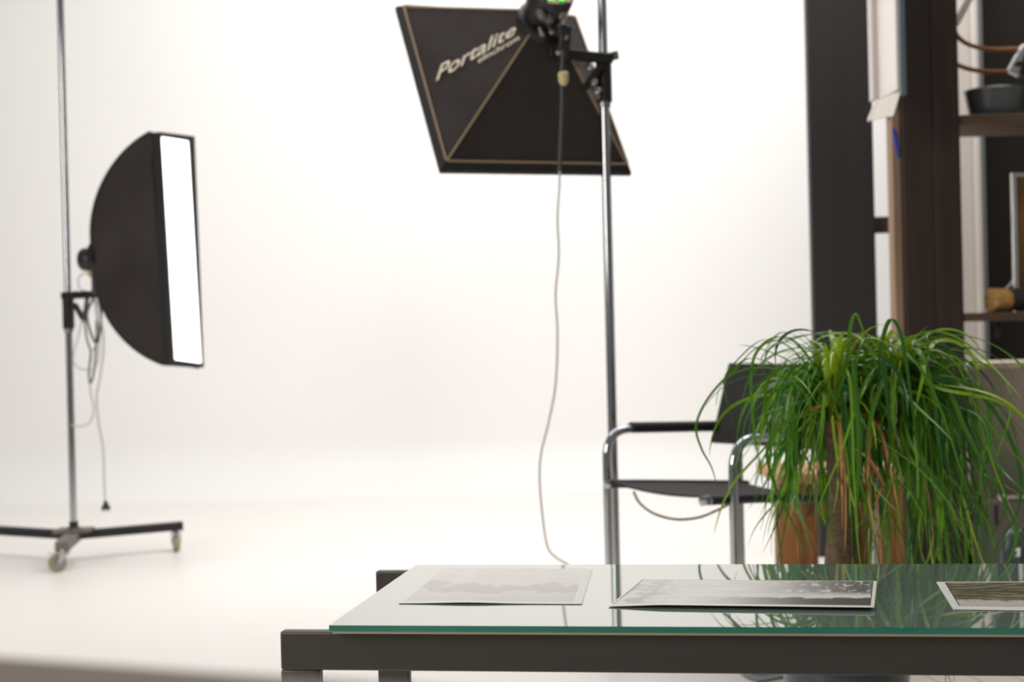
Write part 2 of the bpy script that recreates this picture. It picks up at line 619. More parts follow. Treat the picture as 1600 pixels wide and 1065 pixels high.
# brown post, with its raw edge strip
a, b = P(1417, 515, 5.0).x, P(1507.5, 515, 5.0).x
postx0, postx1 = a, b
pt = thing('wooden_post', 'dark brown stained timber post with a pale raw edge, holding the shelves', 'post', ((a + b) / 2, 5.1, 0))
mid = a + (b - a) * 0.52
build('plank', MB().box(((a + mid) / 2, 5.1, 1.65), (mid - a - 0.001, 0.20, 3.3)), 'post', pt, bevel=0.004)
build('plank', MB().box(((mid + b) / 2, 5.1, 1.65), (b - mid - 0.001, 0.20, 3.3)), 'post', pt, bevel=0.004)
build('edge_strip', MB().box((a - 0.016, 5.06, 0.915), (0.030, 0.07, 1.83)), 'rawwood', pt, bevel=0.002)
build('edge_strip', MB().box((a - 0.007, 5.115, 0.915), (0.012, 0.04, 1.83)), 'post', pt)

# tie rail between column and post
z1, z0 = P(1385, 338, 5.3).z, P(1385, 363, 5.3).z
z1, z0 = P(1385, 338, 5.66).z, P(1385, 363, 5.66).z
xt0, xt1 = colx1 - 0.06, P(1440, 350, 5.66).x
tr = MB().box(((xt0 + xt1) / 2, 5.69, (z0 + z1) / 2), (xt1 - xt0, 0.06, z1 - z0))
o = build('tie_beam', tr, 'shelf', base=((xt0 + xt1) / 2, 5.69, z0), bevel=0.003)
tag(o, 'short brown wooden beam joining the charcoal column to the brown post', 'beam')


# ---------------------------------------------------------------- glass table
ZT = 0.56
K = (H - ZT) / 0.42            # real size of the table's details
U = V((math.cos(math.radians(8.0)), -math.sin(math.radians(8.0)), 0))
W = V((math.sin(math.radians(8.6)), math.cos(math.radians(8.6)), 0))
Z = V((0, 0, 1))
gl_fl = G(514, 976.5, ZT)
gl_bl = G(650, 882, ZT)
L = 1.55 * K
dl = (gl_bl - gl_fl).length
table = thing('glass_table', 'low table with green edged reflective glass top on dark steel frames', 'table', (gl_fl.x + 0.56, gl_fl.y + 0.16, 0))
Wd = (gl_bl - gl_fl).normalized()
g0, g1 = gl_fl, gl_fl + U * L
q = [g0, g1, g1 + Wd * dl, g0 + Wd * dl]
top = MB().add([p for p in q] + [p - Z * 0.003 for p in q], [(0, 1, 2, 3), (7, 6, 5, 4)])
gtop = build('glass_top', top, 'glass', table, smooth=False)
ed = MB()
for i in range(4):
    p, r = q[i], q[(i + 1) % 4]
    ed.add([p - Z * 0.0085 * K, r - Z * 0.0085 * K, r - Z * 0.0002, p - Z * 0.0002], [(0, 1, 2, 3)])
ed.add([p - Z * 0.0085 * K for p in q], [(3, 2, 1, 0)])
build('glass_edge', ed, 'glassedge', gtop, smooth=False)
fe = MB()
qi = [q[0] + U * 0.004 + Wd * 0.001, q[1] + Wd * 0.001, q[1] + Wd * 0.04, q[0] + U * 0.004 + Wd * 0.04]
fe.hexa([p - Z * 0.0125 * K for p in qi], [p - Z * 0.0086 * K for p in qi])
build('spacer_strip', fe, 'felt', table, smooth=False)
ZR = ZT - 0.0126 * K
RH = 0.0575 * K
LW = 0.059 * K
RL = 1.74 * K


def frame_end(px, py, depth):
    """one frame of the table: rail with two flat legs, its left top front corner seen at px, py"""
    c = G(px, py, ZR)
    rail = MB()
    e = c + U * RL
    rail.box((c + e) / 2 + W * depth / 2 - Z * RH / 2, ((e - c).length, depth, RH), (U, W, Z))
    ro = build('rail', rail, 'rail', table, bevel=0.0025)
    for s in (LW / 2, RL - LW / 2):
        lg = MB()
        top_z = ZR - RH
        p = c + U * s + W * depth / 2
        lg.box((p.x, p.y, top_z / 2), (LW, depth, top_z), (U, W, Z))
        build('leg', lg, 'rail', table, bevel=0.002)
    return c


cf = frame_end(437, 986.5, 0.018)
cb = frame_end(586.5, 892.5, 0.018)
for s in (0.26, 1.05):
    a = cf + U * s + W * 0.018 - Z * 0.022
    b = cb + U * s - Z * 0.022
    br = MB().bar(a, b, 0.03, 0.022)
    build('crossbar', br, 'rail', table)


# ---------------------------------------------------------------- photo prints on the glass
def print_sheet(name, label, corners, material, curl):
    fl_, fr_, br_, bl_ = [G(x, y, ZT + 0.0006) for x, y in corners]
    nu, nv = 28, 12
    rows, uvs = [], []
    for j in range(nv + 1):
        r = []
        for i in range(nu + 1):
            u, v = i / nu, j / nv
            p = (fl_ * (1 - u) + fr_ * u) * (1 - v) + (bl_ * (1 - u) + br_ * u) * v
            r.append(p + Z * curl(u, v) * K)
        rows.append(r)
    mb = MB().grid(rows, 0.0004, Z)
    c = (fl_ + br_) / 2
    o = build(name, mb, material, base=(c.x, c.y, ZT))
    me = o.data
    uvl = me.uv_layers.new(name='UVMap')
    n1 = (nu + 1) * (nv + 1)
    for lp in me.loops:
        k = lp.vertex_index % n1
        uvl.data[lp.index].uv = ((k % (nu + 1)) / nu, (k // (nu + 1)) / nv)
    tag(o, label, 'photo print', 'photo prints on the glass table')
    return o


print_sheet('photo_print', 'faded pale grey landscape print lying nearest the left end of the glass table',
            [(622, 942.5), (909, 943.5), (926, 888), (691, 887)], print_pale(),
            lambda u, v: 0.0018 * math.exp(-((u - 0.38) / 0.2) ** 2) * (1 - v) ** 6 + 0.0006 * (1 - v) ** 4)
print_sheet('photo_print', 'wide black and white print of a snowy shore, middle of the glass table',
            [(950, 948), (1366, 954), (1370, 908), (1002, 904.5)], print_snow(),
            lambda u, v: 0.0046 * (1 - v) ** 2.5 * (0.25 + 0.75 * min(1, u * 5)) + 0.0008 * u)
print_sheet('photo_print', 'olive and brown print of a forest reflected in water, beside the right table end',
            [(1490, 952), (1760, 956), (1745, 908), (1463, 908.5)], print_forest(),
            lambda u, v: 0.0006 * (1 - v) ** 3)


# ---------------------------------------------------------------- the near desk edge
zt = 0.79
ea, eb = G(0, 1022, zt), G(600, 1063, zt)
dv = (eb - ea).normalized()
nv = V((dv.y, -dv.x, 0))
if nv.y > 0:
    nv = -nv
c0, c1 = ea - dv * 0.9, eb + dv * 0.55
desk = thing('desk', 'taupe desk top close by, its far edge soft and out of focus', 'desk', ((c0 + c1) / 2).to_2d().to_3d())
qd = [c0, c1, c1 + nv * 0.75, c0 + nv * 0.75]
build('desk_top', MB().hexa([p - Z * 0.03 for p in qd], qd), 'desk', desk, bevel=0.004)
for k, (su, sv) in enumerate(((0.05, 0.05), (0.05, 0.70), (-0.05, 0.05), (-0.05, 0.70))):
    p = (c0 if su > 0 else c1) + dv * su + nv * sv
    build('leg', MB().box((p.x, p.y, 0.38), (0.045, 0.045, 0.76), (dv, nv, Z)), 'deskleg', desk, bevel=0.003)


# ---------------------------------------------------------------- light stands
def castor(root, p, ang, r=0.040):
    """swivel castor under p (top plate at p), wheel at the floor"""
    d = V((math.cos(ang), math.sin(ang), 0))
    s = V((-d.y, d.x, 0))
    c = V((p.x, p.y, r)) - d * 0.022
    w = build('castor', MB().lathe([(r * 0.55, -0.013), (r * 0.92, -0.013), (r, -0.008), (r, 0.008), (r * 0.92, 0.013), (r * 0.55, 0.013)], c, s, 28), 'castor', root)
    build('wheel_disc', MB().lathe([(r * 0.2, -0.017), (r * 0.68, -0.0145), (r * 0.68, 0.0145), (r * 0.2, 0.017)], c, s, 20), 'stretch', w)
    f = MB()
    for k in (-1, 1):
        f.hexa([c + s * k * 0.018 - d * 0.008, c + s * k * 0.018 + d * 0.008, c + s * k * 0.021 + d * 0.008, c + s * k * 0.021 - d * 0.008],
               [V((p.x, p.y, p.z - 0.012)) + s * k * 0.018 - d * 0.02, V((p.x, p.y, p.z - 0.012)) + s * k * 0.018 + d * 0.02,
                V((p.x, p.y, p.z - 0.012)) + s * k * 0.021 + d * 0.02, V((p.x, p.y, p.z - 0.012)) + s * k * 0.021 - d * 0.02])
    f.box((p.x, p.y, p.z - 0.010), (0.046, 0.046, 0.006), (d, s, Z))
    build('fork', f, 'chrome', w)
    build('swivel', MB().lathe([(0.014, -0.008), (0.017, 0.0), (0.014, 0.014)], p, Z, 16), 'chrome', w)
    build('brake', MB().box(c + d * -0.005 + Z * (r + 0.004) - s * 0.0, (0.06, 0.02, 0.005), (d, s, Z)), 'chrome', w, bevel=0.001)


def clamp_arm(root, pole_top, pole_bot, pr, arm_a, arm_b, brace_a, brace_b, bolts):
    cm = MB().tube([pole_bot, pole_top], pr * 1.75, 8)
    co = build('pole_clamp', cm, 'black', root, bevel=0.002)
    build('clamp_lever', MB().bar(pole_top - Z * 0.01, pole_top + V((0.045, -0.02, -0.004)), 0.012, 0.026), 'black', co, bevel=0.002)
    build('collar', MB().tube([pole_bot - Z * 0.016, pole_bot], pr * 1.35, 16), 'stretch', co)
    ar = build('support_arm', MB().bar(arm_a, arm_b, 0.026, 0.030), 'black', root, bevel=0.003)
    build('brace', MB().bar(brace_a, brace_b, 0.016, 0.020), 'black', ar, bevel=0.002)
    for p in bolts:
        build('bolt', MB().lathe([(0.0, 0.0), (0.010, 0.0), (0.011, -0.006), (0.006, -0.012), (0.0, -0.012)], p, V((0, 1, 0)), 14, False, False), 'chrome', ar)


# left stand
pb = P(115.5, 828, 6.0)
px_, py_ = pb.x, pb.y
zbar = 0.107
stand = thing('light_stand', 'steel studio light stand on black castor base, holding the lit strip softbox', 'light stand', (px_, py_, 0), 'studio light stands')
PR = 0.0145
build('pole', MB().tube([(px_, py_, zbar), (px_, py_, 3.3)], PR, 18), 'pole', stand)
build('socket', MB().lathe([(0.03, 0.0), (0.03, 0.02), (0.019, 0.03), (0.019, 0.05)], (px_, py_, zbar + 0.008), Z, 18), 'black', stand)
hub = V((px_, py_, zbar))
e_r = P(283, 822, 6.22); e_r.z = zbar
c_r = P(275, 830, 6.2)
e_l = P(-110, 824, 6.42); e_l.z = zbar
e_f = P(97, 858, 5.70); e_f.z = zbar - 0.002
for e in (e_l, e_r):
    lo = build('base_leg', MB().bar(hub + (e - hub).normalized() * 0.01, e, 0.045, 0.036), 'black', stand, bevel=0.003)
    d = (e - hub).normalized()
    build('leg_cap', MB().bar(e - d * 0.002, e + d * 0.003, 0.046, 0.038), 'blackplastic', lo)
build('base_hub', MB().bar(hub + (hub - e_f).normalized() * 0.05 - Z * 0.004, e_f - Z * 0.004, 0.058, 0.040), 'hub', stand, bevel=0.004)
build('hub_plate', MB().box(hub + Z * 0.02, (0.15, 0.11, 0.016)), 'hub', stand, bevel=0.004)
cr = e_r + (hub - e_r).normalized() * 0.025; cr.z = zbar - 0.018
castor(stand, cr, math.radians(108), 0.037)
cl_ = e_l + (hub - e_l).normalized() * 0.025; cl_.z = zbar - 0.018
castor(stand, cl_, math.radians(150), 0.037)
cfp = e_f + (hub - e_f).normalized() * 0.015; cfp.z = zbar - 0.024
build('front_post', MB().tube([cfp + Z * 0.03, cfp - Z * 0.004], 0.012, 12), 'black', stand)
castor(stand, cfp, math.radians(35), 0.036)

# strip softbox
TL, TR, BR, BL = P(248, 206, 5.63), P(303, 213, 5.83), P(317.5, 574, 5.83), P(265, 570.5, 5.63)
fc = (TL + TR + BR + BL) / 4
lng = ((TL + TR) - (BL + BR)) / 4
wid = ((TR + BR) - (TL + BL)) / 4
nrm = wid.cross(lng).normalized()
if nrm.y > 0:
    nrm = -nrm                       # toward the camera side: light comes out this way
D = 0.41
ring = fc - nrm * D
corn = [TL - fc, TR - fc, BR - fc, BL - fc]
sb = thing('strip_softbox', 'tall black strip softbox with glowing white front, on the castored stand', 'softbox', ring, 'studio softboxes')
LIP = 0.035


def prof_f(t, f0, k=1.0):
    return f0 + (1 - f0) * (0.74 * math.sqrt(max(0, 1 - (1 - t) ** 2)) ** k + 0.26 * t)


def strip_pt(k, t):
    c = corn[k]
    a = c.dot(lng) / lng.length_squared
    b_ = c.dot(wid) / wid.length_squared
    return ring + nrm * (D - LIP) * t + lng * a * prof_f(t, 0.12) + wid * b_ * prof_f(t, 0.5, 1.2)


NT = 22
ts = [(1 - math.cos(math.pi / 2 * i / NT)) for i in range(NT + 1)]
for k in range(4):
    rows = []
    for t in ts:
        a, b = strip_pt(k, t), strip_pt((k + 1) % 4, t)
        r = []
        for s in range(9):
            s /= 8
            sag = 0.012 * math.sin(math.pi * s) * math.sin(math.pi * min(1, t * 0.9 + 0.1))
            p = a.lerp(b, s)
            r.append(p + (ring + nrm * D * t - p) * min(0.3, sag / max(0.02, (ring + nrm * D * t - p).length)))
        rows.append(r)
    build('side_panel', MB().grid(rows), 'fabric', sb, angle=60)
    seam = build('seam', MB().tube([strip_pt(k, t) for t in ts], 0.004, 6), 'rimcloth', sb)
rim = MB()
for k in range(4):
    a, b = fc + corn[k], fc + corn[(k + 1) % 4]
    ia, ib = fc + corn[k] * 1.0, fc + corn[(k + 1) % 4] * 1.0
    rim.add([a - nrm * LIP, b - nrm * LIP, b + nrm * 0.004, a + nrm * 0.004], [(0, 1, 2, 3)])
    def inset(c, w):
        la = c.dot(lng) / lng.length_squared
        wa = c.dot(wid) / wid.length_squared
        return fc + lng * (la - math.copysign(w / lng.length, la)) + wid * (wa - math.copysign(w / wid.length, wa))
    i0, i1 = inset(corn[k], 0.019), inset(corn[(k + 1) % 4], 0.019)
    rim.add([a + nrm * 0.004, b + nrm * 0.004, i1 + nrm * 0.004, i0 + nrm * 0.004], [(0, 1, 2, 3)])
    rim.add([i0 + nrm * 0.004, i1 + nrm * 0.004, i1 - nrm * 0.012, i0 - nrm * 0.012], [(0, 1, 2, 3)])
build('front_rim', rim, 'rimcloth', sb, smooth=False)
df = MB()
i4 = [inset(c, 0.0185) - nrm * 0.004 for c in corn]
df.add(i4, [(0, 1, 2, 3)])
build('diffuser', df, 'diffuser', sb, smooth=False)
build('speed_ring', MB().lathe([(0.055, -0.02), (0.075, -0.015), (0.075, 0.012), (0.055, 0.02)], ring, nrm, 24), 'black', sb)

# strobe behind the strip softbox
hd = P(137, 405, ring.y + 0.02)
fx = V((-1, 0.25, 0.02)).normalized()
fl1 = thing('studio_flash', 'small black flash head behind the strip softbox', 'flash head', ring + fx * 0.02, 'studio flash heads')
build('body', MB().lathe([(0.046, 0.015), (0.048, 0.025), (0.048, 0.056), (0.042, 0.064)], P(150, 405, ring.y), fx, 20), 'blackplastic', fl1)
build('badge', MB().box(P(137, 408, ring.y + 0.02) - V((0, 0.052, 0)), (0.022, 0.004, 0.018)), mat('dark blue badge', srgb(36, 48, 84), 0.4), fl1)
build('plug', MB().lathe([(0.013, 0.0), (0.013, 0.03), (0.008, 0.042)], P(139, 417, ring.y + 0.01), V((0.2, 0, -1)), 12), 'tanplug', fl1)
build('tilt_bracket', MB().bar(P(147, 415, ring.y - 0.01), P(148, 460, ring.y - 0.01), 0.022, 0.018, V((0, 1, 0))), 'black', fl1, bevel=0.002)
pt_ = V((px_, py_, P(107, 458, 6.0).z))
pbm = V((px_, py_, P(108, 513, 6.0).z))
clamp_arm(stand, pt_, pbm, PR, P(98, 462, 5.99), P(161, 459, ring.y - 0.01), P(117, 475, 5.98), P(131, 500, 5.95),
          [P(131, 500, 5.93)])
build('brace', MB().bar(P(131, 502, 5.95), P(137, 462, 5.95), 0.012, 0.016), 'black', stand)

# cords of the left light
tag(build('power_cord', MB().tube(catmull([P(150, 458, 5.9), P(157, 490, 5.88), P(162, 540, 5.87), P(156, 590, 5.87), P(151, 620, 5.87), P(154, 660, 5.87),
                                           P(161, 700, 5.87), P(163, 760, 5.87), P(165, 784, 5.87)]), 0.0042, 8), 'greycord', base=P(150, 458, 5.9)),
    'grey power cord hanging straight down beside the castored stand, black plug at its end', 'cord', 'cords hanging from the strip light')
pc = bpy.data.objects['power_cord']
pl = MB().lathe([(0.006, 0.0), (0.010, -0.012), (0.019, -0.030), (0.019, -0.036)], P(165, 782, 5.87), Z, 16)
plo = build('plug', pl, 'blackplastic', pc)
for k in (-1, 1):
    build('pin', MB().tube([P(165, 782, 5.87) + V((k * 0.009, 0, -0.036)), P(165, 782, 5.87) + V((k * 0.009, 0, -0.046))], 0.0024, 8), 'blackplastic', plo)
tag(build('power_cord', MB().tube(catmull([P(147, 462, 5.92), P(152, 500, 5.9), P(154, 525, 5.9), P(147, 545, 5.9), P(141, 555, 5.9), P(139, 590, 5.9),
                                           P(143, 620, 5.9), P(147, 640, 5.9), P(140, 660, 5.9), P(124, 666, 5.92), P(112, 664, 5.95)]), 0.0035, 8), 'greycord', base=P(147, 462, 5.92)),
    'thin pale cord with a low loop swinging back to the castored stand', 'cord', 'cords hanging from the strip light')
tag(build('power_cord', MB().tube(catmull([P(156, 462, 5.9), P(158, 490, 5.88), P(156, 520, 5.88), P(150, 535, 5.88), P(142, 520, 5.88), P(136, 490, 5.88), P(148, 462, 5.9)]), 0.005, 8),
          'darkcord', base=P(156, 462, 5.9)),
    'short black cord looped tight under the arm of the castored stand', 'cord', 'cords hanging from the strip light')
tag(build('power_cord', MB().tube(catmull([P(128, 500, 5.92), P(121, 530, 5.9), P(114, 560, 5.9), P(122, 574, 5.9), P(140, 577, 5.9), P(152, 568, 5.9), P(155, 530, 5.9), P(150, 470, 5.91)]), 0.0035, 8),
          'greycord', base=P(128, 500, 5.92)),
    'grey cord in a wide U-shaped loop below the clamp of the castored stand', 'cord', 'cords hanging from the strip light')
tag(build('power_cord', MB().tube(catmull([P(132, 500, 5.9), P(136, 530, 5.9), P(142, 552, 5.9), P(139, 580, 5.9), P(141, 598, 5.9), P(146, 585, 5.9), P(150, 545, 5.9), P(151, 500, 5.9)]), 0.004, 8),
          'darkcord', base=P(132, 500, 5.9)),
    'narrow dark cord loop hanging inside the grey loop of the castored stand', 'cord', 'cords hanging from the strip light')
tag(build('power_cord', MB().tube(catmull([P(138, 425, 5.96), P(126, 430, 5.95), P(122, 440, 5.95), P(126, 452, 5.95), P(146, 457, 5.95)]), 0.003, 8), 'greycord', base=P(138, 425, 5.96)),
    'small pale cord bow between the flash plug and the arm of the castored stand', 'cord', 'cords hanging from the strip light')

# ---------------------------------------------------------------- middle pole with the square softbox
dp = 4.42
pm = P(953, 515, dp)
st2 = thing('light_stand', 'tall polished steel pole behind the chair, clamping the square softbox', 'light stand', (pm.x, pm.y, 0), 'studio light stands')
PR2 = 0.0145
zj = P(944, 160, dp).z
build('pole', MB().tube([(pm.x, pm.y, 0.012), (pm.x, pm.y, 3.3)], PR2, 20), 'pole', st2)
build('floor_flange', MB().lathe([(0.055, 0.0), (0.055, 0.006), (0.024, 0.012), (0.020, 0.04)], (pm.x, pm.y, 0.0), Z, 24), 'pole', st2)

cA, cB, cC, cD = P(617, 15, 4.661), P(686.5, 271, 4.293), P(984.5, 275, 4.539), P(898, 32, 4.907)
cc = (cA + cB + cC + cD) / 4
nn = ((cC - cB).cross(cA - cB)).normalized()
if nn.y > 0:
    nn = -nn                           # points back toward the flash head
apex = cc + nn * 0.308
LIP2 = 0.014
sq = thing('square_softbox', 'square black softbox seen from behind, tan piping and white lettering, on the middle pole', 'softbox', apex, 'studio softboxes')
oc = [cA, cB, cC, cD]
ic = [p + nn * LIP2 for p in oc]
RS = 0.062
rc = [apex + (p - cc).normalized() * RS for p in oc]
for k in range(4):
    k2 = (k + 1) % 4
    rows = []
    for i in range(13):
        t = i / 12
        a, b = ic[k].lerp(rc[k], t), ic[k2].lerp(rc[k2], t)
        r = []
        for j in range(13):
            s = j / 12
            p = a.lerp(b, s)
            sag = 0.0 if k == 0 else 0.012 * math.sin(math.pi * s) * math.sin(math.pi * t)
            r.append(p + ((cc + nn * LIP2).lerp(apex, t) - p).normalized() * sag)
        rows.append(r)
    build('side_panel', MB().grid(rows), 'fabric', sq, angle=60)
rim = MB()
for k in range(4):
    k2 = (k + 1) % 4
    rim.add([oc[k], oc[k2], ic[k2], ic[k]], [(0, 1, 2, 3)])
    a, b = oc[k].lerp(cc, 0.03), oc[k2].lerp(cc, 0.03)
    rim.add([oc[k], oc[k2], b, a], [(0, 1, 2, 3)])
    rim.add([a, b, b + nn * 0.02, a + nn * 0.02], [(0, 1, 2, 3)])
HEM = 0.07
hem = [ic[k].lerp(rc[k], HEM) for k in range(4)]
for k in range(4):
    k2 = (k + 1) % 4
    out = (ic[k].lerp(ic[k2], 0.5) - cc).normalized() * 0.004 + nn * 0.002
    rim.add([ic[k], ic[k2], hem[k2] + out, hem[k] + out], [(0, 1, 2, 3)])
build('front_rim', rim, 'rimcloth', sq, smooth=False)
build('diffuser', MB().add([p.lerp(cc, 0.03) + nn * 0.012 for p in oc], [(0, 1, 2, 3)]), 'diffuser', sq, smooth=False)
for k in range(4):
    k2 = (k + 1) % 4
    w = 0.0045
    nrm_side = (ic[k2] - ic[k]).cross(rc[k] - ic[k]).normalized()
    if nrm_side.dot(ic[k].lerp(ic[k2], 0.5) - cc) < 0:
        nrm_side = -nrm_side
    inw = (rc[k].lerp(rc[k2], 0.5) - ic[k].lerp(ic[k2], 0.5)).normalized()
    a, b = ic[k] + nrm_side * 0.003, ic[k2] + nrm_side * 0.003
    build('piping', MB().tube([hem[k] + nrm_side * 0.004, hem[k2] + nrm_side * 0.004], w * 0.8, 8), 'piping', sq)
    build('piping', MB().tube([hem[k], rc[k]], w * 0.75, 8), 'piping', sq)
build('speed_ring', MB().lathe([(0.058, -0.03), (0.076, -0.02), (0.076, 0.012), (0.060, 0.02)], apex, nn, 28), 'black', sq)

# lettering on the panel between corners A and B
pn = (ic[1] - ic[0]).cross((rc[0] + rc[1]) / 2 - ic[0]).normalized()
if pn.y > 0:
    pn = -pn
po = ic[0] + pn * 0.009


def lettering(name, body, quad, shear, bold):
    cu = bpy.data.curves.new(name, 'FONT')
    cu.body = body
    cu.shear = shear
    cu.offset = bold
    cu.space_character = 1.0
    to = bpy.data.objects.new(name + '_source', cu)
    COL.objects.link(to)
    bpy.context.view_layer.update()
    dg = bpy.context.evaluated_depsgraph_get()
    me = bpy.data.meshes.new_from_object(to.evaluated_get(dg))
    bpy.data.objects.remove(to)
    xs = [v.co.x for v in me.vertices]
    ys = [v.co.y for v in me.vertices]
    x0, x1, y0, y1 = min(xs), max(xs), min(ys), max(ys)
    c = [PL(x, y, po, pn) for x, y in quad]       # bottom-left, bottom-right, top-right, top-left
    mb = MB()
    for v in me.vertices:
        u, t = (v.co.x - x0) / (x1 - x0), (v.co.y - y0) / (y1 - y0)
        mb.v.append((c[0].lerp(c[1], u)).lerp(c[3].lerp(c[2], u), t))
    mb.f = [tuple(p.vertices) for p in me.polygons]
    return build(name, mb, 'logo', sq, smooth=False)


lettering('lettering', 'Portalite', [(681, 127), (806, 53), (806, 35), (684, 103)], 0.22, 0.012)
lettering('lettering', 'elinchrom', [(747, 99), (812, 62), (810, 54), (746, 91)], 0.1, 0.012)

# flash head at the back of the square softbox
fl2 = thing('studio_flash', 'black flash head with green display at the back of the square softbox', 'flash head', apex + nn * 0.02, 'studio flash heads')
build('body', MB().lathe([(0.058, 0.015), (0.066, 0.03), (0.068, 0.07), (0.068, 0.105), (0.065, 0.120), (0.060, 0.126)], apex, nn, 28), 'blackplastic', fl2)
side = nn.cross(Z).normalized()          # to the left or right across the back plate
if side.x < 0:
    side = -side
upn = side.cross(nn).normalized()
if upn.z < 0:
    upn = -upn
back = apex + nn * 0.127
for (sx, sy, w, h, m) in ((-0.022, -0.040, 0.022, 0.012, 'green_led'), (0.012, -0.041, 0.018, 0.010, 'green_led')):
    build('display', MB().box(back + side * sx + upn * sy, (w, h, 0.004), (side, upn, nn)), m, fl2)
build('panel_plate', MB().box(back + side * -0.018 + upn * -0.054, (0.034, 0.012, 0.004), (side, upn, nn)), 'felt', fl2)
build('panel_plate', MB().box(back + side * 0.034 + upn * -0.044, (0.018, 0.012, 0.004), (side, upn, nn)), mat('rose plate', srgb(196, 160, 146), 0.5), fl2)
for (sx, h, r) in ((-0.045, 0.085, 0.013), (-0.02, 0.075, 0.015), (0.02, 0.09, 0.012)):
    pos = apex + nn * h + side * sx - upn * 0.064
    build('dial', MB().lathe([(r, -0.01), (r, 0.012), (r * 0.7, 0.018), (0.001, 0.018)], pos, -upn, 16), mat('grey dial', srgb(106, 96, 92), 0.35), fl2)
build('locking_bolt', MB().lathe([(0.008, -0.005), (0.009, 0.02), (0.004, 0.026)], apex + nn * 0.03 - side * 0.03 - upn * 0.07, -upn, 12), 'stretch', fl2)
build('locking_bolt', MB().lathe([(0.008, -0.005), (0.009, 0.02), (0.004, 0.026)], apex + nn * 0.04 - side * 0.002 - upn * 0.072, -upn, 12), 'stretch', fl2)
ya = apex.y - 0.03
build('tilt_bracket', MB().bar(P(885, 40, ya - 0.03), P(880, 92, ya - 0.02), 0.034, 0.026, V((0, 1, 0))), 'blackplastic', fl2, bevel=0.004)
build('bolt', MB().lathe([(0.009, 0), (0.009, -0.012), (0.004, -0.018)], P(872, 82, ya - 0.03), V((0, 1, 0)), 12), 'chrome', fl2)
build('bolt', MB().lathe([(0.008, 0), (0.008, -0.012), (0.004, -0.018)], P(884, 60, ya - 0.05), V((0, 1, 0)), 12), 'stretch', fl2)

zt_, zb_ = P(943, 86, dp).z, P(946, 160, dp).z
clamp_arm(st2, V((pm.x, pm.y, zt_)), V((pm.x, pm.y, zb_)), PR2, P(858, 82, ya - 0.01), P(956, 92, dp - 0.012), P(940, 100, dp - 0.03), P(912, 140, dp - 0.05),
          [P(921, 104, dp - 0.05), P(933, 141, dp - 0.05), P(928, 128, dp - 0.045), P(914, 86, dp - 0.045)])
build('brace', MB().bar(P(897, 96, dp - 0.045), P(936, 155, dp - 0.03), 0.012, 0.014), 'hub', st2, bevel=0.002)

dz = ya - 0.07
tag(build('power_cord', MB().tube(catmull([P(880, 78, dz), P(878, 110, dz), P(878, 160, dz), P(876, 220, dz), P(874, 290, dz), P(871, 340, dz), P(873, 400, dz), P(868, 460, dz), P(871, 520, dz),
                                           P(868, 600, dz), P(857, 660, dz), P(846, 705, dz), P(843, 745, dz), P(847, 800, dz), P(855, 852, dz), P(868, 870, dz), P(888, 882, dz), P(915, 905, dz), P(940, 960, dz + 0.04)], 10), 0.0033, 8),
          'greycord', base=P(880, 78, dz)),
    'long pale grey cord hanging from the square softbox down towards the glass table', 'cord')
pc2 = bpy.data.objects['power_cord.006'] if 'power_cord.006' in bpy.data.objects else None
if pc2:
    build('connector', MB().lathe([(0.012, 0.0), (0.017, 0.006), (0.015, 0.03), (0.008, 0.042)], P(880, 112, dz), -Z, 12), 'tanplug', pc2)
    build('sleeve', MB().tube(catmull([P(880, 78, dz), P(878, 110, dz), P(878, 160, dz), P(876, 220, dz), P(874, 268, dz)], 10), 0.0062, 8), 'darkcord', pc2)


# ---------------------------------------------------------------- chrome sling armchair
Np, Fp = P(1146.5, 780, 3.6), P(949, 760, 4.07)
Np.z = Fp.z = 0
ew = (Np - Fp)
ed_ = V((-ew.y, ew.x, 0)).normalized()
if ed_.x < 0:
    ed_ = -ed_
chair = thing('armchair', 'chrome tube armchair with black sling seat and back, beside the potted palm', 'armchair', (Np + Fp) / 2 + ed_ * 0.24)
TR_ = 0.0125
AZ, DP = 0.627, 0.49


def fr(base, s, z):
    return base + ed_ * s + Z * z


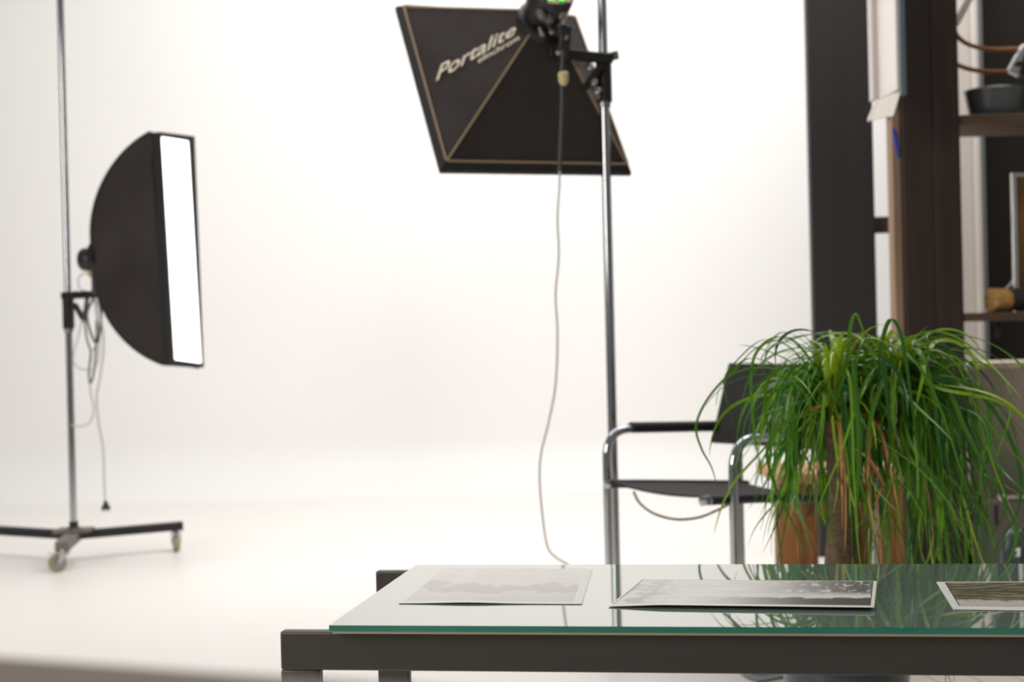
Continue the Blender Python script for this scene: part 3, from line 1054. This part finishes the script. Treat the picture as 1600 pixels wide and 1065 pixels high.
for base in (Fp, Np):
    loop = fillet([fr(base, 0, TR_), fr(base, 0, AZ), fr(base, DP, AZ - 0.02), fr(base, DP, TR_)], 0.085, 9, closed=True)
    so = build('side_frame', MB().tube(loop, TR_, 16, closed=True), 'chrome', chair)
    s0 = 0.085 if base is Fp else 0.20
    rows = []
    pth = [fr(base, s0 + (0.33 - (0.0 if base is Fp else 0.05)) * k / 8, AZ - 0.02 * (s0 + 0.33 * k / 8) / DP + 0.004) for k in range(9)]
    build('arm_pad', MB().tube(pth, [0.0165] * 9, 12), 'canvas', chair, bevel=0.003)
    rail = [fr(base, -0.012 if base is Fp else -0.075, 0.474), fr(base, 0.1, 0.466), fr(base, DP + 0.01, 0.434)]
    off = (ew.normalized() * (0.026 if base is Fp else -0.026))
    rl = build('seat_rail', MB().tube([p + off for p in rail], 0.0125, 14), 'black', chair)
    build('end_cap', MB().lathe([(0.012, 0.0), (0.0135, -0.008), (0.0, -0.012)], rail[0] + off, ed_, 14, True, False), 'chrome', rl)
    build('bolt', MB().lathe([(0.012, 0.0), (0.012, -0.006), (0.008, -0.010), (0.0, -0.011)], fr(base, 0.0, 0.471) - V((0.0, TR_ + 0.002, 0)) if base is Fp else rail[0] + off - V((0, 0.012, -0.002)) + ed_ * 0.01, V((0, 1, 0)), 16, True, False), 'chrome', rl)
    # back upright
    ub = [fr(base, DP - 0.09, 0.565), fr(base, DP - 0.02, 0.80)]
    build('back_upright', MB().tube([p + off * 0.4 for p in ub], 0.010, 12), 'black', chair)
    build('upright_link', MB().bar(fr(base, DP - 0.075, 0.608) + off * 0.3, fr(base, DP - 0.06, 0.608) + off * 0.3, 0.03, 0.02), 'black', chair)
# seat sling
rows = []
for i in range(13):
    s = -0.01 + DP * i / 12
    zz = 0.474 - 0.045 * (s + 0.06) / (DP + 0.06)
    r = []
    for j in range(13):
        t = j / 12
        p = Fp.lerp(Np, 0.045 + 0.91 * t) + ed_ * s
        r.append(V((p.x, p.y, zz + 0.012 - 0.014 * math.sin(math.pi * t))))
    rows.append(r)
build('seat', MB().grid(rows, 0.006, Z), 'seatleather', chair)
rows = []
for i in range(11):
    t = i / 10
    r = []
    for j in range(13):
        u = j / 12
        p = Fp.lerp(Np, -0.0 + 1.0 * u) + ed_ * (DP - 0.105 + 0.075 * t + 0.030 * math.sin(math.pi * u))
        r.append(V((p.x, p.y, 0.566 + 0.235 * t)))
    rows.append(r)
build('backrest', MB().grid(rows, 0.014, V((-ed_.x, -ed_.y, 0.2)).normalized()), 'canvas', chair)
build('tension_cord', MB().tube(catmull([P(990, 768, 3.96), P(1000, 786, 3.94), P(1022, 802, 3.9), P(1056, 811, 3.85), P(1092, 808, 3.78), P(1120, 797, 3.7), P(1140, 787, 3.66)]), 0.0035, 8), 'olivecord', chair)

# ---------------------------------------------------------------- rustic stool behind the palm
SD = 4.62
zs = P(1300, 738, SD).z
sx0, sx1 = P(1217, 800, SD).x, P(1411, 800, SD).x
stool = thing('stool', 'square reclaimed timber stool standing behind the potted palm', 'stool', ((sx0 + sx1) / 2, SD + 0.2, 0))
ww = sx1 - sx0
for k in range(4):
    w4 = 0.40 / 4
    build('top_plank', MB().box(((sx0 + sx1) / 2, SD + w4 * (k + 0.5), zs - 0.0175), (ww + 0.004, w4 - 0.003, 0.035)), 'stooltop', stool, bevel=0.003)
for (x, y) in ((sx0 + 0.046, SD + 0.046), (sx1 - 0.046, SD + 0.046), (sx0 + 0.145, SD + 0.352), (sx1 - 0.046, SD + 0.352)):
    build('leg', MB().box((x, y, (zs - 0.036) / 2), (0.092, 0.092, zs - 0.036)), 'stool', stool, bevel=0.004)
build('apron', MB().box(((sx0 + sx1) / 2, SD + 0.05, zs - 0.036 - 0.055), (ww - 0.19, 0.05, 0.11)), 'stool', stool, bevel=0.003)
build('apron', MB().box(((sx0 + sx1) / 2 + 0.05, SD + 0.352, zs - 0.036 - 0.055), (ww - 0.29, 0.05, 0.11)), 'stool', stool, bevel=0.003)

# ---------------------------------------------------------------- potted palm
PD = 2.85
DZ = 0.15
pc_ = P(1318, 900, PD)
pcx = pc_.x
palm = thing('potted_palm', 'ponytail palm with long drooping grass-like leaves in a slate blue pot', 'potted plant', (pcx, PD, 0))
build('pot', MB().lathe([(0.092, 0.0), (0.100, 0.006), (0.118, 0.12), (0.126, 0.23), (0.132, 0.232), (0.132, 0.255), (0.122, 0.255), (0.118, 0.21)], (pcx, PD, 0.0), Z, 40, True, False), 'pot', palm)
build('soil', MB().lathe([(0.118, 0.0), (0.08, 0.008), (0.001, 0.012)], (pcx, PD, 0.205), Z, 28, False, False), 'soil', palm)
tp = V((pcx, PD, 0.2))
hA, hB = P(1292, 610, PD), P(1385, 600, PD + 0.02)
hC = P(1335, 590, PD + 0.09)
build('trunk', MB().tube(catmull([tp, tp + V((-0.008, 0, 0.12)), tp + V((0.0, 0, 0.30)), hC.lerp(tp, 0.35), hC - V((0, 0, 0.02))]), [0.050 - 0.028 * min(1, k / 20) for k in range(33)], 18), 'trunk', palm)
for h in (hA, hB):
    br = catmull([tp + V((0, 0, 0.33)), (tp + V((0, 0, 0.42))).lerp(h, 0.4), h - V((0, 0, 0.02))])
    build('branch', MB().tube(br, [0.024 - 0.010 * k / (len(br) - 1) for k in range(len(br))], 12), 'trunk', palm)

rnd = random.Random(11)
leaf_mb, dry_mb = MB(), MB()


def blade(mb, path, w0, tone, twist=0.0, side=None):
    """a narrow V-sectioned blade along a path"""
    m = len(path)
    o = len(mb.v)
    for i, p in enumerate(path):
        a, b = path[max(0, i - 1)], path[min(m - 1, i + 1)]
        t = (b - a).normalized()
        if side is None:
            s = t.cross(Z)
            s = s.normalized() if s.length > 0.05 else None
        if side is not None or s is None:
            s = (side or V((1, 0, 0)))
            s = (s - t * s.dot(t)).normalized()
        n = s.cross(t).normalized()
        q = i / (m - 1)
        ang = twist * q
        s2 = s * math.cos(ang) + n * math.sin(ang)
        n2 = n * math.cos(ang) - s * math.sin(ang)
        w = w0 * (0.62 + 0.38 * min(1, q * 5)) * (1 - q ** 2.6) ** 0.8 + 0.0006
        mb.v += [p - s2 * w / 2 + n2 * w * 0.16, p, p + s2 * w / 2 + n2 * w * 0.16]
        mb.tone += [tone] * 3
    for i in range(m - 1):
        k = o + i * 3
        mb.f += [(k, k + 1, k + 4, k + 3), (k + 1, k + 2, k + 5, k + 4)]


def sim(p0, az, el0, length, bend, endel, wig, n=22):
    ds = length / n
    p = V(p0)
    out = [p.copy()]
    ph, ph2, wob, fq = rnd.uniform(0, 6), rnd.uniform(0, 6), rnd.triangular(0.0, 0.75, 0.25), rnd.uniform(7, 17)
    for i in range(n):
        s = (i + 0.5) * ds
        x = min(1, s / bend)
        x = x * x * (3 - 2 * x)
        el = el0 + (endel - el0) * x + wob * math.sin(ph2 + s * fq) * min(1, s / 0.25)
        a = az + wig * math.sin(ph + s * 9) * x
        p = p + V((math.cos(a) * math.cos(el), math.sin(a) * math.cos(el), math.sin(el))) * ds
        out.append(p.copy())
    return out


heads = [(hA, 0.33), (hB, 0.36), (hC, 0.31)]
NLEAF = 560
for i in range(NLEAF):
    r = rnd.random()
    h = hA if r < 0.30 else (hB if r < 0.74 else hC)
    az = rnd.uniform(0, 2 * math.pi)
    if h is hB and rnd.random() < 0.5:
        az = rnd.uniform(-1.1, 0.9)
    west = math.cos(az) < -0.2
    el0 = math.radians(rnd.triangular(-15, 88, 62))
    length = (rnd.triangular(0.16, 0.58, 0.30) if rnd.random() < 0.62 else rnd.uniform(0.42, 0.74)) * (0.63 if west else 0.94)
    bend = rnd.triangular(0.06, 0.30, 0.12) if rnd.random() < 0.72 else rnd.uniform(0.2, 0.46)
    endel = math.radians(rnd.triangular(-96, -45, -84))
    p0 = h + V((rnd.uniform(-0.03, 0.03), rnd.uniform(-0.03, 0.03), rnd.uniform(-0.07, 0.03)))
    path = sim(p0, az, el0, length, bend, endel, rnd.uniform(-1.8, 1.8), 26)
    path = [V((p.x, 2.44 + 0.12 * (p.y - 2.44) if p.y < 2.44 else p.y, p.z)) for p in path]   # bent back by the table edge
    if max(p.z for p in path) > 0.905:
        continue
    tone = min(1, max(0, rnd.gauss(0.42, 0.24) + (0.2 if el0 > 1.1 and length < 0.4 else 0)))
    blade(leaf_mb, path, rnd.triangular(0.003, 0.0115, 0.0055 if west else 0.0075), tone, rnd.uniform(-2.2, 2.2))
# young upright tufts
for h, n in ((P(1300, 610, 2.80), 26), (P(1385, 600, 2.83), 14), (P(1420, 605, 2.85), 10)):
    for i in range(n):
        az = rnd.uniform(0, 6.28)
        path = sim(h + V((rnd.uniform(-.012, .012), rnd.uniform(-.012, .012), -0.03)), az, math.radians(rnd.uniform(68, 88)), rnd.uniform(0.12, 0.26), 0.34, math.radians(-60), 0.1, 12)
        blade(leaf_mb, path, rnd.uniform(0.008, 0.014), rnd.uniform(0.75, 1.0), rnd.uniform(-0.5, 0.5))
# the leaves that stand out one by one
FREE = [
    ([(1300, 640, 2.9), (1322, 570, 2.88), (1328, 510, 2.87), (1337, 489, 2.86), (1347, 510, 2.85), (1362, 560, 2.84)], 0.010, 0.55),
    ([(1372, 640, 2.92), (1374, 560, 2.9), (1382, 515, 2.88), (1393, 497, 2.87), (1406, 515, 2.86), (1416, 560, 2.85), (1424, 620, 2.84), (1436, 700, 2.84), (1452, 770, 2.84)], 0.011, 0.25),
    ([(1330, 640, 2.86), (1334, 560, 2.84), (1338, 620, 2.82), (1344, 700, 2.82), (1338, 800, 2.82), (1342, 872, 2.84)], 0.012, 0.35),
    ([(1390, 630, 2.9), (1378, 560, 2.86), (1384, 600, 2.84), (1392, 680, 2.83), (1386, 760, 2.83), (1372, 850, 2.84)], 0.010, 0.15),
    ([(1270, 600, 3.0), (1180, 560, 3.02), (1140, 585, 3.03), (1105, 625, 3.04), (1088, 665, 3.04), (1096, 700, 3.05), (1112, 730, 3.06), (1122, 765, 3.06)], 0.006, 0.35),
    ([(1270, 580, 3.0), (1230, 540, 3.02), (1190, 532, 3.03), (1150, 565, 3.05), (1132, 592, 3.05), (1136, 625, 3.06), (1146, 660, 3.06)], 0.0045, 0.4),
    ([(1280, 580, 3.0), (1240, 533, 3.0), (1205, 530, 3.0), (1178, 560, 3.0), (1174, 620, 3.0), (1180, 680, 3.0), (1188, 740, 3.0)], 0.007, 0.5),
    ([(1285, 610, 2.95), (1230, 575, 2.95), (1202, 590, 2.95), (1196, 640, 2.95), (1206, 700, 2.95), (1196, 760, 2.95)], 0.009, 0.55),
    ([(1400, 600, 2.95), (1470, 585, 2.92), (1520, 605, 2.9), (1560, 650, 2.9), (1585, 700, 2.9), (1595, 750, 2.9), (1590, 800, 2.9), (1560, 850, 2.9), (1545, 885, 2.9)], 0.010, 0.2),
    ([(1400, 600, 2.98), (1460, 570, 2.95), (1505, 620, 2.92), (1530, 690, 2.92), (1560, 740, 2.92), (1572, 785, 2.92), (1555, 830, 2.92), (1515, 875, 2.92)], 0.0085, 0.3),
    ([(1400, 590, 3.0), (1480, 545, 3.0), (1540, 570, 3.0), (1562, 600, 3.0), (1568, 640, 3.0)], 0.004, 0.5),
    ([(1400, 590, 3.0), (1450, 545, 3.0), (1500, 560, 3.0), (1540, 620, 3.0), (1556, 690, 3.0), (1572, 735, 3.0)], 0.006, 0.3),
    ([(1410, 600, 2.95), (1470, 590, 2.93), (1520, 640, 2.93), (1545, 700, 2.93), (1530, 760, 2.93), (1508, 800, 2.93), (1470, 860, 2.93)], 0.009, 0.25),
    ([(1350, 560, 3.05), (1290, 525, 3.06), (1235, 528, 3.06), (1180, 545, 3.06), (1140, 590, 3.07)], 0.004, 0.5),
    ([(1420, 560, 3.0), (1450, 535, 3.0), (1490, 550, 3.0), (1510, 600, 3.0), (1512, 680, 3.0), (1524, 760, 3.0), (1548, 830, 3.0)], 0.008, 0.2),
    ([(1290, 640, 2.9), (1230, 660, 2.88), (1200, 700, 2.88), (1212, 760, 2.88), (1240, 820, 2.88), (1262, 875, 2.9)], 0.009, 0.45),
]
for pts, w, tone in FREE:
    path = catmull([P(p[0], p[1], p[2] - DZ) for p in pts], 9)
    blade(leaf_mb, path, w, tone, rnd.uniform(-0.5, 0.5), V((0.9, 0.4, 0)))


def loose(name, mb, m):
    me = bpy.data.meshes.new(name)
    org = world_loc(palm)
    me.from_pydata([tuple(p - org) for p in mb.v], [], mb.f)
    me.materials.append(MT[m])
    at = me.attributes.new('tone', 'FLOAT', 'POINT')
    at.data.foreach_set('value', mb.tone)
    o = bpy.data.objects.new(name, me)
    COL.objects.link(o)
    o.parent = palm
    me.shade_smooth()
    return o


loose('foliage', leaf_mb, 'leaf')
for i in range(16):
    h = rnd.choice([hA, hB, hC, hC])
    path = sim(h + V((rnd.uniform(-.03, .03), rnd.uniform(-.05, 0.0), -0.05)), rnd.uniform(3.3, 6.2), math.radians(rnd.uniform(-30, 20)), rnd.uniform(0.2, 0.46), 0.14, math.radians(-82), 0.4, 14)
    path = [V((p.x, max(p.y, 2.42), p.z)) for p in path]
    blade(dry_mb, path, rnd.uniform(0.004, 0.0065), 0.5, rnd.uniform(-3, 3))
for pts in ([(1382, 760, 2.86), (1360, 720, 2.84), (1336, 700, 2.84)], [(1366, 790, 2.84), (1380, 760, 2.84), (1392, 810, 2.84), (1386, 850, 2.84)],
            [(1290, 630, 2.92), (1268, 640, 2.9), (1235, 652, 2.9), (1212, 668, 2.9)]):
    blade(dry_mb, catmull([P(p[0], p[1], p[2] - DZ) for p in pts], 6), 0.007, 0.5, 0.8, V((0.9, 0.3, 0)))
loose('dry_leaves', dry_mb, 'dry')

# ---------------------------------------------------------------- whiteboard by the post
bd0, bd1 = P(1404, 80, 4.72), P(1372, 80, 4.94)
wb = thing('whiteboard', 'white board with grey metal edge and cream pen tray, beside the brown post', 'whiteboard', (bd0.x, bd0.y, 1.66))
zb = P(1403, 140, 4.72).z
dirb = V((bd1.x - bd0.x, bd1.y - bd0.y, 0)).normalized()
nb = V((-dirb.y, dirb.x, 0))
if nb.x > 0:
    nb = -nb
lenb = 0.235
a = V((bd0.x, bd0.y, 0))
pan = MB()
pm_ = a + dirb * lenb / 2
pan.box((pm_.x, pm_.y, zb + 0.5), (lenb, 0.016, 1.0), (dirb, nb, Z))
build('panel', pan, 'whiteenamel', wb, bevel=0.002)
pg = a + dirb * (lenb - 0.012) + nb * 0.012
build('side_flap', MB().box((pg.x, pg.y, zb + 0.5), (0.05, 0.03, 1.0), (dirb, nb, Z)), mat('grey white flap', srgb(200, 192, 188), 0.5), wb, bevel=0.003)
e0 = a - nb * 0.004
build('edge_profile', MB().box((e0.x + 0.008, e0.y, zb + 0.49), (0.020, 0.02, 1.02)), 'alu', wb, bevel=0.003)
# tray: sloping lip from below the near edge down to the left
ta, tb_ = P(1409, 143, 4.70), P(1396, 181, 4.70)
tc_, td = P(1358, 190, 4.78), P(1368, 158, 4.9)
trb = [P(1408, 140, 4.72), P(1370, 157, 4.86), P(1357, 189, 4.80), P(1396, 181, 4.68)]
tn = (trb[1] - trb[0]).cross(trb[3] - trb[0]).normalized()
if tn.y > 0:
    tn = -tn
build('pen_tray', MB().hexa([p + V((0, 0.012, 0)) for p in trb], trb), 'tray', wb, bevel=0.002)
build('tray_lip', MB().bar(trb[2], trb[1], 0.008, 0.008), 'tray', wb)
build('tray_stud', MB().lathe([(0.005, 0), (0.005, 0.02)], P(1388, 180, 4.74), -Z, 10), 'stretch', wb)
build('wall_bracket', MB().bar(P(1398, 60, 4.82), V((postx0 - 0.02, 5.04, P(1398, 60, 4.82).z)), 0.03, 0.03), 'alu', wb)
pen = MB().tube([P(1396, 200, 4.99), P(1399, 212, 4.99), P(1404, 246, 5.0)], [0.006, 0.009, 0.005], 10)
tag(build('pen', pen, 'blue', base=P(1398, 205, 5.0)), 'slim blue pen clipped to the brown post below the white board', 'pen')

# ---------------------------------------------------------------- shelves and what stands on them
def shelf(name, label, y_top, thick, x0, x1, d0, depth):
    zt_ = P(1550, y_top, d0).z
    o = build(name, MB().box(((x0 + x1) / 2, d0 + depth / 2, zt_ - thick / 2), (x1 - x0, depth, thick)), 'shelf', base=((x0 + x1) / 2, d0 + depth / 2, zt_ - thick), bevel=0.003)
    tag(o, label, 'shelf', 'shelves on the brown post')
    return zt_


sx_a, sx_b = postx1 + 0.002, 2.75
ZS1 = shelf('shelf_board', 'brown wooden shelf carrying the grey bowl', 178, 0.034, sx_a, sx_b, 5.0, 0.34)
ZS2 = shelf('shelf_board', 'brown wooden shelf carrying the picture frame and straw bundle', 488, 0.029, sx_a, sx_b, 5.0, 0.34)

bc = P(1553, 170, 5.13)
bowl = MB().lathe([(0.080, 0.0), (0.084, 0.004), (0.094, 0.05), (0.103, 0.100), (0.106, 0.102), (0.103, 0.105), (0.098, 0.098), (0.088, 0.05), (0.076, 0.010), (0.001, 0.008)],
                  (bc.x, 5.13, ZS1), Z, 40, True, False)
tag(build('bowl', bowl, 'bowl', base=(bc.x, 5.13, ZS1)), 'round dark grey enamel bowl on the upper shelf', 'bowl')

for lab, pts in (('upper of two brown bent cane rods above the grey bowl', [(1488, 20, 5.12), (1490, 42, 5.12), (1497, 58, 5.12), (1515, 70, 5.13), (1545, 77, 5.15), (1580, 77, 5.17), (1625, 74, 5.2), (1680, 60, 5.3)]),
                 ('lower of two brown bent cane rods, close above the grey bowl', [(1486, 92, 5.12), (1496, 101, 5.12), (1515, 108, 5.13), (1545, 112, 5.15), (1580, 112, 5.17), (1625, 108, 5.2), (1680, 96, 5.3)])):
    tag(build('cane_rod', MB().tube(catmull([P(*p) for p in pts]), 0.0085, 10), 'cane', base=P(*pts[0])), lab, 'rod', 'bent cane rods')
tag(build('metal_strut', MB().tube([P(1493, 38, 5.11), P(1520, -12, 5.11)], 0.013, 12), 'whiteenamel', base=P(1495, 35, 5.11)), 'slanting white metal strut beside the brown post, above the cane rods', 'strut')
ck = thing('clamp', 'silver and black clamp on the ends of the cane rods', 'clamp', P(1594, 96, 5.15))
build('jaw', MB().bar(P(1583, 116, 5.14), P(1606, 74, 5.14), 0.05, 0.035, V((0, 1, 0))), 'silver', ck, bevel=0.006)
build('jaw', MB().bar(P(1597, 118, 5.13), P(1606, 84, 5.13), 0.03, 0.035, V((0, 1, 0))), 'black', ck, bevel=0.004)
build('screw', MB().lathe([(0.009, 0), (0.009, 0.012)], P(1591, 100, 5.12), V((0, -1, 0)), 12), 'black', ck)

# picture frame leaning on the lower shelf
pf0 = P(1580, 270, 5.22)
fw, fh = 0.30, pf0.z - ZS2
fx0 = pf0.x
pfr = thing('picture_frame', 'thin silver picture frame with brown picture standing on the lower shelf', 'picture frame', (fx0 + fw / 2, 5.22, ZS2))
fm = MB()
fm.box((fx0 + 0.008, 5.22, ZS2 + fh / 2), (0.016, 0.024, fh))
fm.box((fx0 + fw - 0.008, 5.22, ZS2 + fh / 2), (0.016, 0.024, fh))
fm.box((fx0 + fw / 2, 5.22, ZS2 + fh - 0.008), (fw - 0.032, 0.024, 0.016))
fm.box((fx0 + fw / 2, 5.22, ZS2 + 0.008), (fw - 0.032, 0.024, 0.016))
build('frame', fm, 'silver', pfr, bevel=0.002)
build('picture', MB().box((fx0 + fw / 2, 5.226, ZS2 + fh / 2), (fw - 0.03, 0.008, fh - 0.03)), 'goldpic', pfr)
build('easel_leg', MB().tube([P(1586, 436, 5.24), P(1541, 487, 5.30)], 0.005, 8), 'whiteenamel', pfr)
# straw bundle
sc_ = P(1551, 466, 5.09)
r_ = 0.042
sbn = thing('straw_bundle', 'bundle of pale straw bound with dark cord lying on the lower shelf', 'bundle', (sc_.x + 0.06, 5.09, ZS2))
axd = V((1, 0.28, 0)).normalized()
so_ = V((sc_.x - 0.012, 5.07, ZS2 + r_ + 0.004))
build('straw', MB().lathe([(0.036, -0.004), (r_, 0.0), (r_ * 0.94, 0.05), (r_ * 0.86, 0.085), (r_ * 0.9, 0.16), (r_ * 0.8, 0.26)], so_, axd, 26), 'straw', sbn)
build('binding', MB().lathe([(r_ * 0.96, 0.066), (r_ * 0.99, 0.085), (r_ * 0.98, 0.165), (r_ * 0.93, 0.18)], so_, axd, 26, False, False), 'binding', sbn)
hk = MB().lathe([(0.001, 0.03), (0.008, 0.026), (0.011, 0.0), (0.008, -0.022), (0.001, -0.026)], P(1560, 517, 5.12), V((0.12, 0, 1)), 14, False, False)
ho = thing('hook', 'small dark hook hanging under the lower shelf', 'hook', P(1556, 503, 5.12))
build('drop', hk, 'black', ho)
build('wire', MB().tube([V((P(1554, 503, 5.12).x, 5.12, ZS2 - 0.029)), P(1556, 507, 5.12), P(1559, 506, 5.12)], 0.0025, 6), 'black', ho)

# beige cabinet, storage box, jar below the shelves
cz = P(1550, 568, 5.25).z
cbx0 = P(1513, 660, 5.25).x
cab = thing('cabinet', 'beige cabinet with a cream top edge beside the brown post, under the shelves', 'cabinet', (cbx0 + 0.4, 5.50, 0))
build('body', MB().box((cbx0 + 0.4, 5.50, (cz - 0.018) / 2), (0.8, 0.5, cz - 0.018)), 'beige', cab, bevel=0.003)
build('top_edge', MB().box((cbx0 + 0.4, 5.498, cz - 0.009), (0.806, 0.508, 0.018)), 'creamedge', cab, bevel=0.003)
bz = P(1560, 782, 4.96).z
bx0 = P(1525, 830, 4.96).x
bxo = thing('storage_box', 'grey brown storage box with ribbed front and thin metal rim, before the beige cabinet', 'box', (bx0 + 0.25, 5.09, 0))
build('body', MB().box((bx0 + 0.25, 5.09, bz / 2), (0.5, 0.26, bz)), 'crate', bxo, bevel=0.006)
for k in range(3):
    x = bx0 + 0.072 + 0.14 * k
    build('slot', MB().box((x, 4.96, bz - 0.05), (0.010, 0.006, 0.070)), 'black', bxo)
build('corner_rib', MB().box((bx0 + 0.012, 4.958, bz / 2), (0.016, 0.010, bz - 0.01)), 'crate', bxo, bevel=0.002)
build('corner_rib', MB().box((bx0 + 0.035, 4.958, bz / 2), (0.008, 0.008, bz - 0.01)), 'crate', bxo, bevel=0.002)
build('rim', MB().tube([(bx0 + 0.09, 4.965, bz + 0.012), (bx0 + 0.5, 4.965, bz + 0.008)], 0.007, 10), 'silver', bxo)
build('rim_clip', MB().box((bx0 + 0.095, 4.965, bz + 0.010), (0.026, 0.02, 0.022)), 'whiteenamel', bxo, bevel=0.004)
jd = 4.25
jc = P(1602, 850, jd)
jz = P(1602, 822, jd).z
jar = thing('glass_jar', 'dark green glass jar with white label beside the storage box', 'jar', (jc.x, jd, 0))
build('body', MB().lathe([(0.07, 0.0), (0.078, 0.01), (0.080, jz * 0.55), (0.078, jz * 0.72), (0.062, jz * 0.92), (0.045, jz * 0.98), (0.045, jz)], (jc.x, jd, 0), Z, 32), 'dkglass', jar)
lb = []
for j in range(2):
    lb.append([V((jc.x + 0.0815 * math.sin(t), jd - 0.0815 * math.cos(t), jz * (0.52 + 0.30 * j) if j == 0 else jz * 0.72)) for t in [-0.35 + 0.75 * k / 8 for k in range(9)]])
build('label_paper', MB().grid(lb), 'paper', jar)
